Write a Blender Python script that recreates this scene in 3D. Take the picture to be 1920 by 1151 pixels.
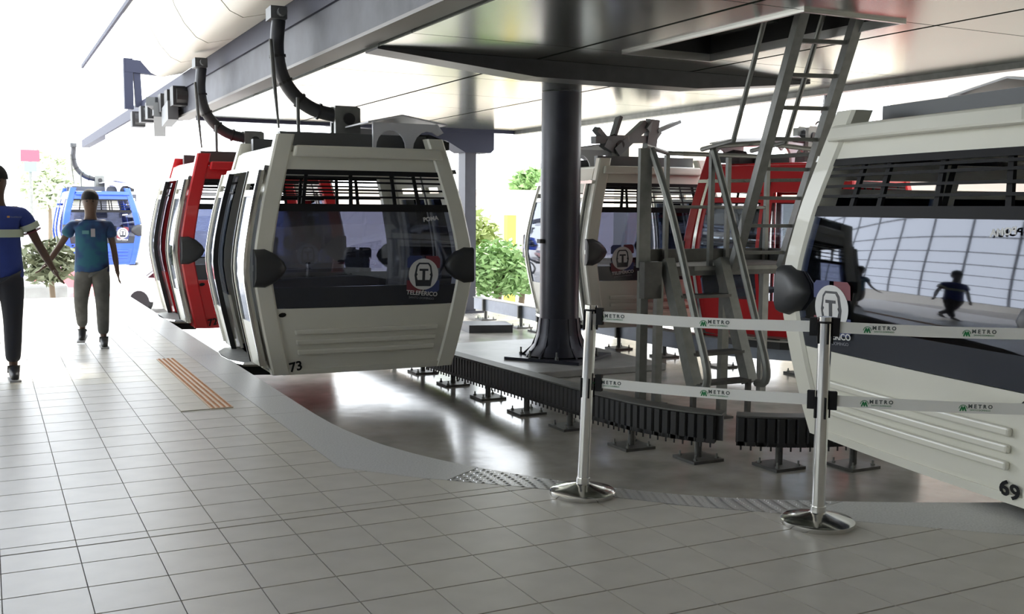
import bpy, bmesh, math, random
import numpy as np
from mathutils import Vector, Matrix
random.seed(7)
PI = math.pi
for o in list(bpy.data.objects): bpy.data.objects.remove(o, do_unlink=True)
scene = bpy.context.scene
COL = scene.collection

# ------------------------------------------------------------ camera
CAMZ = 1.4737
cd = bpy.data.cameras.new('camera'); cam = bpy.data.objects.new('camera', cd); COL.objects.link(cam)
cd.sensor_width = 36; cd.lens = 36 * 1954 / 1920; cd.clip_start = .05; cd.clip_end = 800
yaw, pit, roll = .467, .0945, .008
r0 = Vector((math.cos(yaw), -math.sin(yaw), 0)); f0 = Vector((math.sin(yaw), math.cos(yaw), 0)); zu = Vector((0, 0, 1))
fwd = f0 * math.cos(pit) - zu * math.sin(pit); up0 = f0 * math.sin(pit) + zu * math.cos(pit)
rgt = r0 * math.cos(roll) + up0 * math.sin(roll); up = -r0 * math.sin(roll) + up0 * math.cos(roll)
M = Matrix((rgt, up, -fwd)).transposed().to_4x4(); M.translation = (0, 0, CAMZ)
cam.matrix_world = M
scene.camera = cam

# ------------------------------------------------------------ light, sky, exposure
world = bpy.data.worlds.new('world'); scene.world = world; world.use_nodes = True
bg = world.node_tree.nodes['Background']
bg.inputs[0].default_value = (.90, .95, 1.0, 1); bg.inputs[1].default_value = 5.0
sd = bpy.data.lights.new('sun', 'SUN'); sun = bpy.data.objects.new('sun', sd); COL.objects.link(sun)
sd.energy = 9.0; sd.angle = math.radians(3); sd.color = (1, .96, .88)
sun.rotation_euler = (math.radians(-40), math.radians(14), 0)
scene.view_settings.view_transform = 'Standard'; scene.view_settings.look = 'None'
scene.view_settings.exposure = 0.15; scene.view_settings.gamma = 1; scene.view_settings.use_curve_mapping = False

# ------------------------------------------------------------ materials
MATS = {}
def mat(name, col, rough=.5, metal=0, noise=0, nscale=20, bump=0, spec=.5, coat=0):
    if name in MATS: return MATS[name]
    m = bpy.data.materials.new(name); m.use_nodes = True; nt = m.node_tree; b = nt.nodes['Principled BSDF']
    b.inputs['Base Color'].default_value = (*col, 1); b.inputs['Roughness'].default_value = rough
    b.inputs['Metallic'].default_value = metal; b.inputs['Specular IOR Level'].default_value = spec
    b.inputs['Coat Weight'].default_value = coat
    if noise or bump:
        tc = nt.nodes.new('ShaderNodeTexCoord'); n = nt.nodes.new('ShaderNodeTexNoise'); n.inputs['Scale'].default_value = nscale
        n.inputs['Detail'].default_value = 6; nt.links.new(tc.outputs['Object'], n.inputs['Vector'])
        if noise:
            mr = nt.nodes.new('ShaderNodeMapRange'); mr.inputs[3].default_value = 1 - noise; mr.inputs[4].default_value = 1 + noise
            mr.inputs[1].default_value = .3; mr.inputs[2].default_value = .7
            mx = nt.nodes.new('ShaderNodeMix'); mx.data_type = 'RGBA'; mx.blend_type = 'MULTIPLY'; mx.inputs[0].default_value = 1
            mx.inputs[6].default_value = (*col, 1); nt.links.new(n.outputs[0], mr.inputs[0]); nt.links.new(mr.outputs[0], mx.inputs[7])
            nt.links.new(mx.outputs[2], b.inputs['Base Color'])
        if bump:
            bp = nt.nodes.new('ShaderNodeBump'); bp.inputs['Strength'].default_value = bump; bp.inputs['Distance'].default_value = .01
            nt.links.new(n.outputs[0], bp.inputs['Height']); nt.links.new(bp.outputs[0], b.inputs['Normal'])
    MATS[name] = m; return m
def glass(name, tint, rough=.03, fac=None):
    m = bpy.data.materials.new(name); m.use_nodes = True; nt = m.node_tree; nt.nodes.clear()
    o = nt.nodes.new('ShaderNodeOutputMaterial'); mx = nt.nodes.new('ShaderNodeMixShader'); t = nt.nodes.new('ShaderNodeBsdfTransparent')
    g = nt.nodes.new('ShaderNodeBsdfGlossy'); fr = nt.nodes.new('ShaderNodeFresnel'); fr.inputs[0].default_value = 1.85
    t.inputs[0].default_value = (*tint, 1); g.inputs['Roughness'].default_value = rough; g.inputs[0].default_value = (.84, .88, 1, 1)
    nt.links.new(fr.outputs[0], mx.inputs[0]); nt.links.new(t.outputs[0], mx.inputs[1]); nt.links.new(g.outputs[0], mx.inputs[2])
    nt.links.new(mx.outputs[0], o.inputs[0]); MATS[name] = m; return m
TILE = mat('tile_grey', (.50, .475, .425), .36, noise=.07, nscale=5, bump=.03)
TILE2 = mat('tile_cream', (.52, .49, .40), .36, noise=.06, nscale=5, bump=.03)
GROUT = mat('grout', (.33, .31, .275), .8)
BAND = mat('granite_band', (.50, .50, .49), .34, noise=.16, nscale=90, bump=.03)
ORNG = mat('tactile_orange', (.60, .27, .12), .6); ORNGL = mat('tactile_base', (.66, .50, .36), .6)
CHECK = mat('checker_steel', (.45, .45, .46), .33, .8)
PIT = mat('pit_floor', (.40, .38, .345), .17, noise=.25, nscale=2.6, bump=.30, spec=.5)
CONC = mat('concrete', (.30, .30, .29), .4, noise=.15, nscale=4)
WALLP = mat('pit_wall', (.25, .25, .25), .8)
CEIL = mat('ceiling_metal', (.27, .29, .26), .19, .85, noise=.05, nscale=2)
CDARK = mat('ceiling_void', (.015, .015, .016), .9)
STEEL = mat('dark_steel', (.055, .056, .062), .42, .35, noise=.12, nscale=8)
STEELB = mat('blue_dark_steel', (.028, .031, .055), .6, .0, spec=.25)
WEB = mat('beam_web', (.06, .063, .078), .55, .1, noise=.35, nscale=2.5, spec=.3)
FLANGE = mat('beam_flange', (.12, .11, .10), .5, .2)
PILL = mat('pillar_paint', (.035, .037, .052), .38, .2, noise=.1, nscale=6)
GALV = mat('galvanised', (.22, .225, .215), .45, .55, noise=.12, nscale=12)
GALVD = mat('galvanised_dark', (.12, .12, .115), .5, .5, noise=.15, nscale=12)
RUB = mat('rubber', (.018, .018, .02), .5)
RUBF = mat('bumper_rubber', (.03, .032, .036), .42)
CHROME = mat('chrome', (.75, .75, .74), .14, 1)
BRUSH = mat('brushed_metal', (.62, .62, .61), .3, 1)
COWL = mat('cowling_white', (.62, .60, .54), .45)
WHITE = mat('cabin_white', (.70, .69, .61), .35, coat=.3)
RED = mat('cabin_red', (.55, .012, .018), .35, coat=.4)
BLUE = mat('cabin_blue', (.03, .10, .55), .35, coat=.3)
BLACK = mat('black_trim', (.012, .012, .014), .6, spec=.2)
GREY = mat('roof_gear_grey', (.10, .105, .11), .5, .3)
BRK = mat('bracket_white', (.62, .62, .66), .45)
SEAT = mat('seat_grey', (.05, .052, .07), .6)
SHADE = mat('window_base_film', (.03, .034, .045), .25)
BELT = mat('belt_white', (.80, .80, .78), .7)
GREEN = mat('print_green', (.02, .20, .07), .7)
INK = mat('print_dark', (.07, .09, .09), .7)
PRW = mat('print_white', (.62, .62, .62), .5)
PRG = mat('print_grey', (.22, .23, .26), .5)
PRR = mat('print_red', (.16, .025, .04), .5)
PRB = mat('print_blue', (.03, .045, .15), .5)
LEAF = mat('leaf_green', (.22, .36, .13), .6, noise=.3, nscale=6)
BARK = mat('bark', (.16, .12, .08), .8)
PALE = mat('pale_wall', (.72, .68, .60), .8)
TAN = mat('tan_column', (.55, .50, .41), .75)
PEACH = mat('peach_wall', (.82, .72, .64), .8)
ASPH = mat('yard', (.55, .54, .52), .9, noise=.05, nscale=1)
SKIN = mat('skin_brown', (.10, .055, .035), .55)
HAIR = mat('hair_black', (.012, .011, .012), .8)
YEL = mat('yellow_paint', (.75, .50, .08), .6)
GLS = glass('tinted_glass', (.52, .54, .62))
GLD = glass('door_glass', (.62, .66, .72))
GLF = glass('facade_glass', (.80, .80, .76))
GLR = glass('skylight_glass', (.34, .42, .62))
GLB = glass('car_glass', (.2, .22, .25))

# ------------------------------------------------------------ mesh helpers
class MB:
    def __init__(s): s.v = []; s.f = []
    def add(s, vs, fs):
        n = len(s.v); s.v += [tuple(v) for v in vs]; s.f += [tuple(i + n for i in f) for f in fs]; return s
    def box(s, x0, x1, y0, y1, z0, z1, T=None):
        vs = [(x, y, z) for z in (z0, z1) for y in (y0, y1) for x in (x0, x1)]
        if T: vs = [tuple(T(v)) for v in vs]
        return s.add(vs, [(0, 2, 3, 1), (4, 5, 7, 6), (0, 1, 5, 4), (2, 6, 7, 3), (0, 4, 6, 2), (1, 3, 7, 5)])
    def bar(s, a, b, w, h=None, upv=(0, 0, 1)):
        a = Vector(a); b = Vector(b); d = (b - a).normalized(); u = Vector(upv)
        if abs(d.dot(u)) > .98: u = Vector((0, 1, 0))
        x = d.cross(u).normalized(); y = x.cross(d).normalized(); h = h or w
        vs = [p + x * sx * w / 2 + y * sy * h / 2 for p in (a, b) for sx, sy in ((-1, -1), (1, -1), (1, 1), (-1, 1))]
        return s.add(vs, [(0, 1, 2, 3), (7, 6, 5, 4), (0, 4, 5, 1), (1, 5, 6, 2), (2, 6, 7, 3), (3, 7, 4, 0)])
    def tube(s, pts, r, n=10, cap=True, sy=1.0):
        P = [Vector(p) for p in pts]; R = r if isinstance(r, (list, tuple)) else [r] * len(P); rings = []; ref = None
        for i, p in enumerate(P):
            d = ((P[min(i + 1, len(P) - 1)] - P[max(i - 1, 0)])).normalized()
            if ref is None: ref = Vector((1, 0, 0)) if abs(d.x) < .9 else Vector((0, 1, 0))
            u = (ref - d * ref.dot(d)).normalized(); w = d.cross(u); ref = u
            rings.append([p + (u * math.cos(2 * PI * k / n) + w * sy * math.sin(2 * PI * k / n)) * R[i] for k in range(n)])
        return s.rings(rings, cap)
    def rings(s, rings, cap=True):
        n = len(rings[0]); vs = [q for rg in rings for q in rg]; fs = []
        for i in range(len(rings) - 1):
            for k in range(n):
                a = i * n + k; b = i * n + (k + 1) % n; fs.append((a, b, b + n, a + n))
        if cap: fs.append(tuple(range(n - 1, -1, -1))); fs.append(tuple(range((len(rings) - 1) * n, len(rings) * n)))
        return s.add(vs, fs)
    def lathe(s, prof, c=(0, 0, 0), n=24, cap=True):
        return s.rings([[(c[0] + r * math.cos(2 * PI * k / n), c[1] + r * math.sin(2 * PI * k / n), c[2] + z) for k in range(n)] for r, z in prof], cap)
    def prism(s, poly, z0, z1, T=None):
        n = len(poly); vs = [(x, y, z0) for x, y in poly] + [(x, y, z1) for x, y in poly]
        if T: vs = [tuple(T(v)) for v in vs]
        return s.add(vs, [tuple(range(n - 1, -1, -1)), tuple(range(n, 2 * n))] + [(i, (i + 1) % n, n + (i + 1) % n, n + i) for i in range(n)])
    def grid(s, fn, us, vs_, th, nrm):  # closed slab over a (u,v)->point function; nrm(u,v)->offset vector
        nu, nv = len(us), len(vs_); A = []; B = []
        for v in vs_:
            for u in us:
                p = Vector(fn(u, v)); A.append(p); B.append(p - Vector(nrm(u, v)) * th)
        fs = []; N = nu * nv
        for j in range(nv - 1):
            for i in range(nu - 1):
                a = j * nu + i; fs.append((a, a + 1, a + 1 + nu, a + nu)); fs.append((N + a, N + a + nu, N + a + 1 + nu, N + a + 1))
        for i in range(nu - 1):
            fs.append((i, N + i, N + i + 1, i + 1)); k = (nv - 1) * nu + i; fs.append((k, k + 1, N + k + 1, N + k))
        for j in range(nv - 1):
            k = j * nu; fs.append((k, k + nu, N + k + nu, N + k)); k = j * nu + nu - 1; fs.append((k, N + k, N + k + nu, k + nu))
        return s.add(A + B, fs)
    def obj(s, name, m, parent=None, smooth=False, bevel=0):
        me = bpy.data.meshes.new(name); me.from_pydata(s.v, [], s.f); me.validate()
        bm = bmesh.new(); bm.from_mesh(me); bmesh.ops.recalc_face_normals(bm, faces=bm.faces); bm.to_mesh(me); bm.free()
        me.materials.append(m); o = bpy.data.objects.new(name, me); COL.objects.link(o)
        if parent: o.parent = parent
        if smooth:
            for p in me.polygons: p.use_smooth = True
            me.set_sharp_from_angle(angle=math.radians(40))
        if bevel:
            b = o.modifiers.new('bevel', 'BEVEL'); b.width = bevel; b.segments = 2; b.limit_method = 'ANGLE'
        return o
def tag(o, label=None, cat=None, group=None, kind=None):
    if label: o['label'] = label
    if cat: o['category'] = cat
    if group: o['group'] = group
    if kind: o['kind'] = kind
    return o
def empty(name, loc, rz=0):
    o = bpy.data.objects.new(name, None); COL.objects.link(o); o.location = loc; o.rotation_euler = (0, 0, rz); o.empty_display_size = .2
    return o
def copy_tree(o, parent=None):
    c = o.copy(); COL.objects.link(c); c.parent = parent
    if 'label' in c and parent is None: del c['label']
    for ch in list(o.children): copy_tree(ch, c)
    return c
def smooth_curve(pts, n=6, closed=False):
    P = [Vector((*p, 0)) if len(p) == 2 else Vector(p) for p in pts]; out = []
    for i in range(len(P) - 1):
        a = P[max(i - 1, 0)]; b = P[i]; c = P[i + 1]; d = P[min(i + 2, len(P) - 1)]
        for k in range(n):
            t = k / n; out.append(.5 * ((2 * b) + (c - a) * t + (2 * a - 5 * b + 4 * c - d) * t * t + (3 * b - a - 3 * c + d) * t ** 3))
    out.append(P[-1]); return out
def text(body, size, m, parent, Tm, ext=.002, name='lettering', bold=0.0, align='CENTER'):
    cu = bpy.data.curves.new('txt', 'FONT'); cu.body = body; cu.size = size; cu.extrude = ext; cu.offset = bold; cu.align_x = align; cu.align_y = 'CENTER'; cu.resolution_u = 3
    tmp = bpy.data.objects.new('txt', cu); COL.objects.link(tmp)
    dg = bpy.context.evaluated_depsgraph_get(); me = bpy.data.meshes.new_from_object(tmp.evaluated_get(dg)); bpy.data.objects.remove(tmp)
    me.materials.clear(); me.materials.append(m); me.name = name
    me.transform(Tm); o = bpy.data.objects.new(name, me); COL.objects.link(o)
    if parent: o.parent = parent
    return o

# ------------------------------------------------------------ setting: platform floor with tiles
OUT = smooth_curve([(2.05, 18.0), (2.05, 10.0), (2.05, 7.2), (2.12, 6.31), (2.21, 5.9), (2.34, 5.54), (2.5, 5.22), (2.69, 4.91), (2.93, 4.59), (3.22, 4.29), (3.55, 4.05), (3.9, 3.85), (4.27, 3.66), (4.68, 3.48), (5.3, 3.32), (6, 3.26), (7, 3.4), (8.2, 4.0), (9.4, 5.2)], 4)
INN = [(1.745, 18.0), (1.745, 5.62), (2.08, 5.21), (2.5, 4.81), (2.83, 4.44), (3.1, 4.13), (3.42, 3.84), (3.65, 3.60), (4.17, 3.12), (4.8, 2.78), (6, 2.52), (7.6, 2.7), (9.4, 3.9)]
outp = [(p.x, p.y) for p in OUT]
mb = MB(); mb.prism([(-8, 18.0), (-8, -9), (12, -9), (12, 5.2)] + outp[::-1], -.60, -.006)
floor = tag(mb.obj('floor', GROUT), kind='structure')
def in_x(y):
    return 1.745
def halfplane(poly, a, b):   # keep the side left of a->b
    out = []
    for i in range(len(poly)):
        p, q = poly[i], poly[(i + 1) % len(poly)]
        sp = (b[0] - a[0]) * (p[1] - a[1]) - (b[1] - a[1]) * (p[0] - a[0]); sq = (b[0] - a[0]) * (q[1] - a[1]) - (b[1] - a[1]) * (q[0] - a[0])
        if sp >= 0: out.append(p)
        if (sp >= 0) != (sq >= 0):
            t = sp / (sp - sq); out.append((p[0] + t * (q[0] - p[0]), p[1] + t * (q[1] - p[1])))
    return out
def inside(p):
    x, y = p
    if x < 1.745: return True
    for i in range(1, len(INN) - 1):
        if INN[i][0] <= x <= INN[i + 1][0]:
            t = (x - INN[i][0]) / (INN[i + 1][0] - INN[i][0]); return y < INN[i][1] + t * (INN[i + 1][1] - INN[i][1])
    return False
def clip(x0, x1, y0, y1):
    if x0 < 1.745 < x1 and y0 < 5.62 < y1: return [(x0, y0), (x1, y0), (x1, 5.62 - (x1 - 1.745) * 1.22), (1.745, 5.62), (1.745, y1), (x0, y1)]
    P = [(x0, y0), (x1, y0), (x1, y1), (x0, y1)]; ins = [inside(p) for p in P]
    if all(ins): return P
    if not any(ins): return None
    cx, cy = (x0 + x1) / 2, (y0 + y1) / 2; best = None
    for i in range(len(INN) - 1):
        a, b = INN[i], INN[i + 1]; L = (b[0] - a[0]) ** 2 + (b[1] - a[1]) ** 2
        t = max(0, min(1, ((cx - a[0]) * (b[0] - a[0]) + (cy - a[1]) * (b[1] - a[1])) / L)); d = math.hypot(a[0] + t * (b[0] - a[0]) - cx, a[1] + t * (b[1] - a[1]) - cy)
        if best is None or d < best[0]: best = (d, a, b)
    r = halfplane(P, best[2], best[1])
    return r if len(r) > 2 else None
rows = []
y = 4.775
rows.append((4.775, 4.865)); y = 4.87
while y < 17.9: rows.append((y, min(y + .3, 17.98))); y += .305
y = 4.765
rows.append((4.535, 4.765)); y = 4.532
while y > .5: rows.append((y - .297, y - .002)); y -= .3
tiles = []
g = .0021
for (ya, yb) in rows:
    i = -10
    while i < 26:
        xa = .004 + .3 * i; i += 1
        m_ = TILE2 if (9.1 < (ya + yb) / 2 < 9.75 and xa < 1.1) else TILE
        pc = clip(xa + g, xa + .3 - g, ya + g, yb - g)
        if not pc: continue
        cx, cy = xa + .15, (ya + yb) / 2
        # visible wedge
        ang = math.atan2(cx, cy) - yaw; d = math.hypot(cx, cy)
        vis = abs(ang) < math.radians(30) and cy > .5 and math.atan2(CAMZ, d) < math.radians(24)
        if cy < 1.5 and cx < 2: vis = False
        tiles.append((not vis, d, pc, m_, (cx, cy)))
tiles.sort(key=lambda t: (t[0], t[1]))
fullmesh = {}
rest = {TILE: MB(), TILE2: MB()}
for n, (nv, d, pc, m_, c) in enumerate(tiles):
    if n < 300 and not nv:
        w = round(pc[1][0] - pc[0][0], 4); h = round(pc[2][1] - pc[0][1], 3)
        key = (w, h, m_.name) if len(pc) == 4 and inside((c[0] + .16, c[1] + .16)) else None
        if key and key in fullmesh:
            o = bpy.data.objects.new('floor_tile', fullmesh[key]); COL.objects.link(o); o.parent = floor; o.location = (c[0], c[1], 0)
        else:
            t = MB().prism([(p[0] - c[0], p[1] - c[1]) for p in pc], -.008, 0); o = t.obj('floor_tile', m_, floor); o.location = (c[0], c[1], 0)
            if key: fullmesh[key] = o.data
    else: rest[m_].prism(pc, -.008, 0)
for m_, r in rest.items(): tag(r.obj('floor_tile', m_, floor), kind='stuff')
# edge band, with checker plates
band = []
io = []
def along(poly, t):
    P = [Vector((p[0], p[1], 0)) for p in poly]; L = [0]
    for i in range(len(P) - 1): L.append(L[-1] + (P[i + 1] - P[i]).length)
    s = t * L[-1]
    for i in range(len(P) - 1):
        if s <= L[i + 1] + 1e-9: k = (s - L[i]) / max(1e-9, L[i + 1] - L[i]); return P[i].lerp(P[i + 1], k)
    return P[-1]
bi = [(p[0], p[1]) for p in INN]
inner_pts = bi
def band_poly(ic, oc): return [(p[0] + .004 if p[0] < 1.8 else p[0] + .003, p[1] + .003) for p in ic] + oc[::-1]
def cut_curve(poly, x0, x1):  # portion of an x-increasing polyline
    out = []
    for i in range(len(poly) - 1):
        a, b = poly[i], poly[i + 1]
        for t in (0,):
            if x0 <= a[0] <= x1: out.append(a)
        for xx in (x0, x1):
            if a[0] < xx < b[0]: t = (xx - a[0]) / (b[0] - a[0]); out.append((xx, a[1] + t * (b[1] - a[1])))
    out = sorted(set(out)); return out
# straight stone slabs along the edge (1.2 m long), then the curved slabs
ys = [18.0 - 1.25 * k for k in range(9)] + [7.3]
for a, b in zip(ys, ys[1:]):
    MB().prism([(1.749, b + .002), (2.05, b + .002), (2.05, a - .002), (1.749, a - .002)], -.05, 0).obj('edge_slab', BAND, floor)
oc1 = [p for p in outp if p[1] <= 7.3001]; oc1 = [(2.05, 7.298)] + [p for p in oc1 if p[0] < 2.45] + cut_curve(oc1, 2.46, 2.461)[:1]
ic1 = [(1.749, 7.298), (1.749, 5.625), (2.08, 5.215), (2.19, 5.115)]
MB().prism(ic1 + oc1[::-1], -.05, 0).obj('edge_slab', BAND, floor)
segs = [(2.194, 2.465, 3.0, 3.31), (3.0, 3.31, 3.45, 3.85)]
chk = []
for (ia, oa, ib, ob) in segs:
    ic = [p for p in cut_curve(INN, ia, ib)]; oc = cut_curve(outp, oa, ob)
    P = [(p[0] + .003, p[1] + .003) for p in ic] + oc[::-1]
    pl = MB().prism(P, -.05, .001).obj('checker_plate', CHECK, floor); tag(pl, 'grey raised-pattern steel plate set in the platform edge')
    chk.append((ic, oc, pl))
for ic, oc, pl in chk:
    mb = MB(); K = int((along(ic, 1) - along(ic, 0)).length / .036)
    for a in range(K * 3):
        t = (a + .5) / (K * 3); p = along(ic, t); q = along(oc, t); nn = int((q - p).length / .034); dr = (q - p).normalized(); tn = Vector((dr.y, -dr.x, 0))
        if a % 3: continue
        for b in range(nn + 1):
            c = p + dr * (.012 + b * .034)
            if (q - c).dot(dr) < .01: continue
            s = 1 if ((a // 3) + b) % 2 else -1
            u = (dr * .7 + tn * .7 * s) * .013; w = (dr * -.7 * s + tn * .7) * .0035
            u.z = 0; w.z = 0
            mb.add([c - u, c + w, c + u, c - w, c + Vector((0, 0, .0045))], [(0, 1, 4), (1, 2, 4), (2, 3, 4), (3, 0, 4)])
    mb.v = [(v[0], v[1], v[2] + .001) for v in mb.v]
    tag(mb.obj('raised_pattern', CHECK, pl), kind='stuff')
ic = cut_curve(INN, 3.45, 9.39); oc = cut_curve(outp, 3.85, 9.39)
for a, b, c, d in ((3.45, 3.85, 4.3, 4.75), (4.3, 4.75, 5.6, 5.7), (5.6, 5.7, 7.0, 6.9), (7.0, 6.9, 9.39, 9.39)):
    MB().prism([(p[0] + .003, p[1] + .003) for p in cut_curve(INN, a + .002, c - .002)] + cut_curve(outp, b + .002, d - .002)[::-1], -.05, 0).obj('edge_slab', BAND, floor)
# tactile paving: cream strip and orange domed tiles
y = 7.65; k = 0
tbase = MB().box(-.08, .08, -.148, .148, 0, .008); dome = MB()
for a in range(4):
    for b in range(7):
        cx, cy = -.06 + .04 * a, -.126 + .042 * b
        dome.lathe([(.0125, .008), (.009, .0125), (.003, .0135)], (cx, cy, 0), 6)
cream = None; dm = None
while y < 10.35:
    if cream is None:
        o = MB().box(-.103, .103, -.148, .148, 0, .006).obj('cream_tile', TILE2, floor); cream = o; o2 = tbase.obj('tactile_tile', ORNGL, floor); dm = o2; dd_ = dome.obj('domes', ORNG, o2); dd_['kind'] = 'stuff'
        tag(o2, 'orange tactile tile with raised domes')
    else:
        o = cream.copy(); COL.objects.link(o); o2 = dm.copy(); COL.objects.link(o2); o3 = dd_.copy(); COL.objects.link(o3); o3.parent = o2
    o.location = (1.308, y + .15, 0); o2.location = (1.495, y + .15, 0); y += .302

# pit floor, yard
mb = MB().box(1.9, 10.9, 2.6, 18.0, -.75, -.45)
pit = tag(mb.obj('floor', PIT), kind='structure')
mb = MB().box(-60, 90, 18.0, 130, -2.0, -1.6); mb.box(6.6, 34, 18.0, 27.4, -1.6, -.95); mb.box(10.9, 60, -20, 18.0, -2.0, -.60)
tag(mb.obj('floor', ASPH), kind='structure')

# station enclosure around and behind the camera
tag(MB().box(-8, 12, -9.3, -9, -.6, 5.2).obj('wall_back', PALE), kind='structure')
tag(MB().box(12, 12.3, -9, 11.2, -.6, 5.2).obj('wall_right', PALE), kind='structure')
wl = tag(MB().box(-8.2, -8, -9, 44.8, -1.6, .6).box(-8.2, -8, -9, -7, .6, 5.0).obj('wall_left', PALE), kind='structure')
mb = MB()
for k in range(20): mb.box(-8.13, -8.07, -7 + k * 2.8 - .05, -7 + k * 2.8 + .05, .6, 6.4)  # frames run on unseen past the platform end, added for cabin window reflections
for z in (.6, 1.3, 2.0, 2.7, 3.4, 4.1, 4.8, 5.6, 6.35): mb.box(-8.13, -8.07, -7, 44.8, z, z + .04)
wf = tag(mb.obj('window_1', STEEL), kind='structure')
MB().box(-8.11, -8.09, -7, 15.4, .6, 6.4).obj('pane', GLF, wf)
roof = tag(MB().box(-8.2, -6.2, -9.3, 14.0, 5.13, 5.3).box(-1.6, 2.0, -9.3, 14.0, 5.13, 5.3).box(-6.2, -1.6, -9.3, -3, 5.13, 5.3).box(2.0, 12.2, -9.3, 1.5, 5.13, 5.3).obj('ceiling', COWL), kind='structure')  # unseen roof, its reach over the platform drawn out to darken it

mb = MB()
for k in range(13): mb.box(-6.2, -1.6, -3 + k * 1.41 - .05, -3 + k * 1.41 + .05, 5.14, 5.28)
for x in (-5.05, -3.9, -2.75): mb.box(x - .04, x + .04, -3, 14, 5.15, 5.27)
wr = tag(mb.obj('window_2', STEEL), kind='structure')
MB().box(-6.2, -1.6, -3, 14, 5.20, 5.22).obj('pane', GLR, wr)
# ------------------------------------------------------------ ceiling of the machine housing
CZ = 2.88
ceil = tag(MB().box(3.12, 8.74, 1.5, 17.25, CZ + .9, CZ + 1.5).obj('ceiling', CDARK), kind='structure')
HX0, HX1, HY0, HY1 = 5.2, 6.13, 5.78, 8.07
seamx = [3.12, 4.72, 6.5, 8.74]; yr = [1.5, 3.0, 4.6, 5.78, 8.07, 8.87, 10.5, 12.1, 13.7, 15.4, 17.2]
def panel(x0, x1, y0, y1, z=0):
    o = MB().box(x0 + .022, x1 - .022, y0 + .007, y1 - .007, CZ, CZ + .03).obj('ceiling_panel', CEIL, ceil); o.location.z = z
for i in range(3):
    for y0, y1 in zip(yr, yr[1:]):
        if i == 1 and y0 == 5.78:
            panel(4.72, HX0, y0, y1); panel(HX1, 6.5, y0, y1)
        else: panel(seamx[i], seamx[i + 1], y0, y1)
mb = MB()
for x in seamx[1:3]: mb.box(x - .03, x + .03, 1.5, 17.2, CZ + .02, CZ + .05)
for y0 in yr: mb.box(3.12, 5.2 if y0 in (5.78, 8.07) else 8.74, y0 - .015, y0 + .015, CZ + .031, CZ + .05)
mb.obj('joint_backing', CDARK, ceil)
mb = MB()
for (a, b, c, d) in ((HX0 - .03, HX0, HY0 - .03, HY1 + .03), (HX1, HX1 + .03, HY0 - .03, HY1 + .03), (HX0, HX1, HY0 - .03, HY0), (HX0, HX1, HY1, HY1 + .03)): mb.box(a, b, c, d, CZ - .02, CZ + .05)
mb.obj('hatch_frame', BRUSH, ceil)
mb = MB()
for (a, b, c, d) in ((HX0 - .02, HX0, HY0, HY1), (HX1, HX1 + .02, HY0, HY1), (HX0, HX1, HY0 - .02, HY0), (HX0, HX1, HY1, HY1 + .02)): mb.box(a, b, c, d, CZ + .05, CZ + .9)
mb.obj('hatch_shaft', CDARK, ceil)
MB().box(5.33, 5.98, 6.95, 7.75, CZ + .16, CZ + .19).obj('hatch_lid', CEIL, ceil)
# edge trims
MB().box(8.72, 8.84, 1.5, 17.3, CZ - .06, CZ + .12).obj('edge_trim', GALV, ceil)
MB().box(3.06, 8.8, 17.25, 17.35, CZ - .05, CZ + .2).obj('edge_trim', STEELB, ceil)
# cross beam
P = [(3.13, CZ - .002), (8.1, CZ - .002), (8.1, CZ - .03), (6.6, CZ - .165), (4.72, CZ - .165), (3.13, CZ - .02)]
tag(MB().prism([(p[0], p[1]) for p in P], 8.87, 9.2, T=lambda v: (v[0], v[2], v[1])).obj('crossbeam', STEEL), 'dark tapered steel crossbeam under the shiny metal ceiling, over the pillar', 'beam')
P = [(5.3, CZ - .02), (8.33, CZ - .02), (8.33, 2.53), (8.27, 2.47), (7.75, 2.47), (7.4, 2.66), (6.6, 2.78)]
tag(MB().prism(P, 17.3, 17.8, T=lambda v: (v[0], v[2], v[1])).obj('end_beam', STEELB), 'dark blue-grey steel end beam of the housing, behind the cabin numbered 73', 'beam')
tag(MB().box(7.80, 8.02, 17.4, 17.7, -.45, 2.47).box(7.65, 8.15, 17.3, 17.8, -.45, -.41).obj('rear_column', PILL), 'slim dark column under the end beam, right behind the cabin numbered 73', 'column')
# machine housing upper walls (white cowling both sides)
prof = [(2.9, 3.58), (2.56, 3.5), (2.42, 3.56), (2.28, 3.72), (2.17, 3.92), (2.08, 4.2), (2.02, 4.5), (2.02, 4.98), (2.9, 4.98)]
cw = empty('housing_cowling', (2.5, 9, 3.5)); tag(cw, 'white rounded fibreglass cowling along the drive beam, top left', 'cowling')
y = 1.6
k = 0
while y < 17:
    P = [(a, b) for a, b in prof]
    o = MB().prism(P, y, y + 1.965, T=lambda v: (v[0], v[2], v[1])).obj('cowling_panel', COWL, cw, smooth=True); o.matrix_parent_inverse = Matrix.Translation((-2.5, -9, -3.5)); y += 2.0
o = MB().box(1.985, 2.03, 1.6, 25, 4.45, 4.52).obj('cowling_gap_bar', STEELB, cw); o.matrix_parent_inverse = Matrix.Translation((-2.5, -9, -3.5))  # dark bar added in place of the dark gap between cowling and canopy
tag(MB().box(2.0, 8.84, 1.6, 17.3, 5.0, 5.12).obj('ceiling', COWL), kind='structure')
# drive beam
db = empty('drive_beam', (3, 9, 2.9)); tag(db, 'long dark steel drive beam running over the cabins under the white cowling', 'beam')
def atb(o): o.matrix_parent_inverse = Matrix.Translation((-3, -9, -2.9)); return o
atb(MB().box(2.88, 3.12, 1.5, 18.3, 2.9, 2.93).obj('lower_flange', FLANGE, db))
atb(MB().box(2.92, 3.10, 1.5, 18.9, 2.931, 3.33).obj('web', WEB, db))
atb(MB().box(2.89, 3.12, 1.5, 37, 3.331, 3.57).obj('upper_rail', STEELB, db))
mb = MB()

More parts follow.
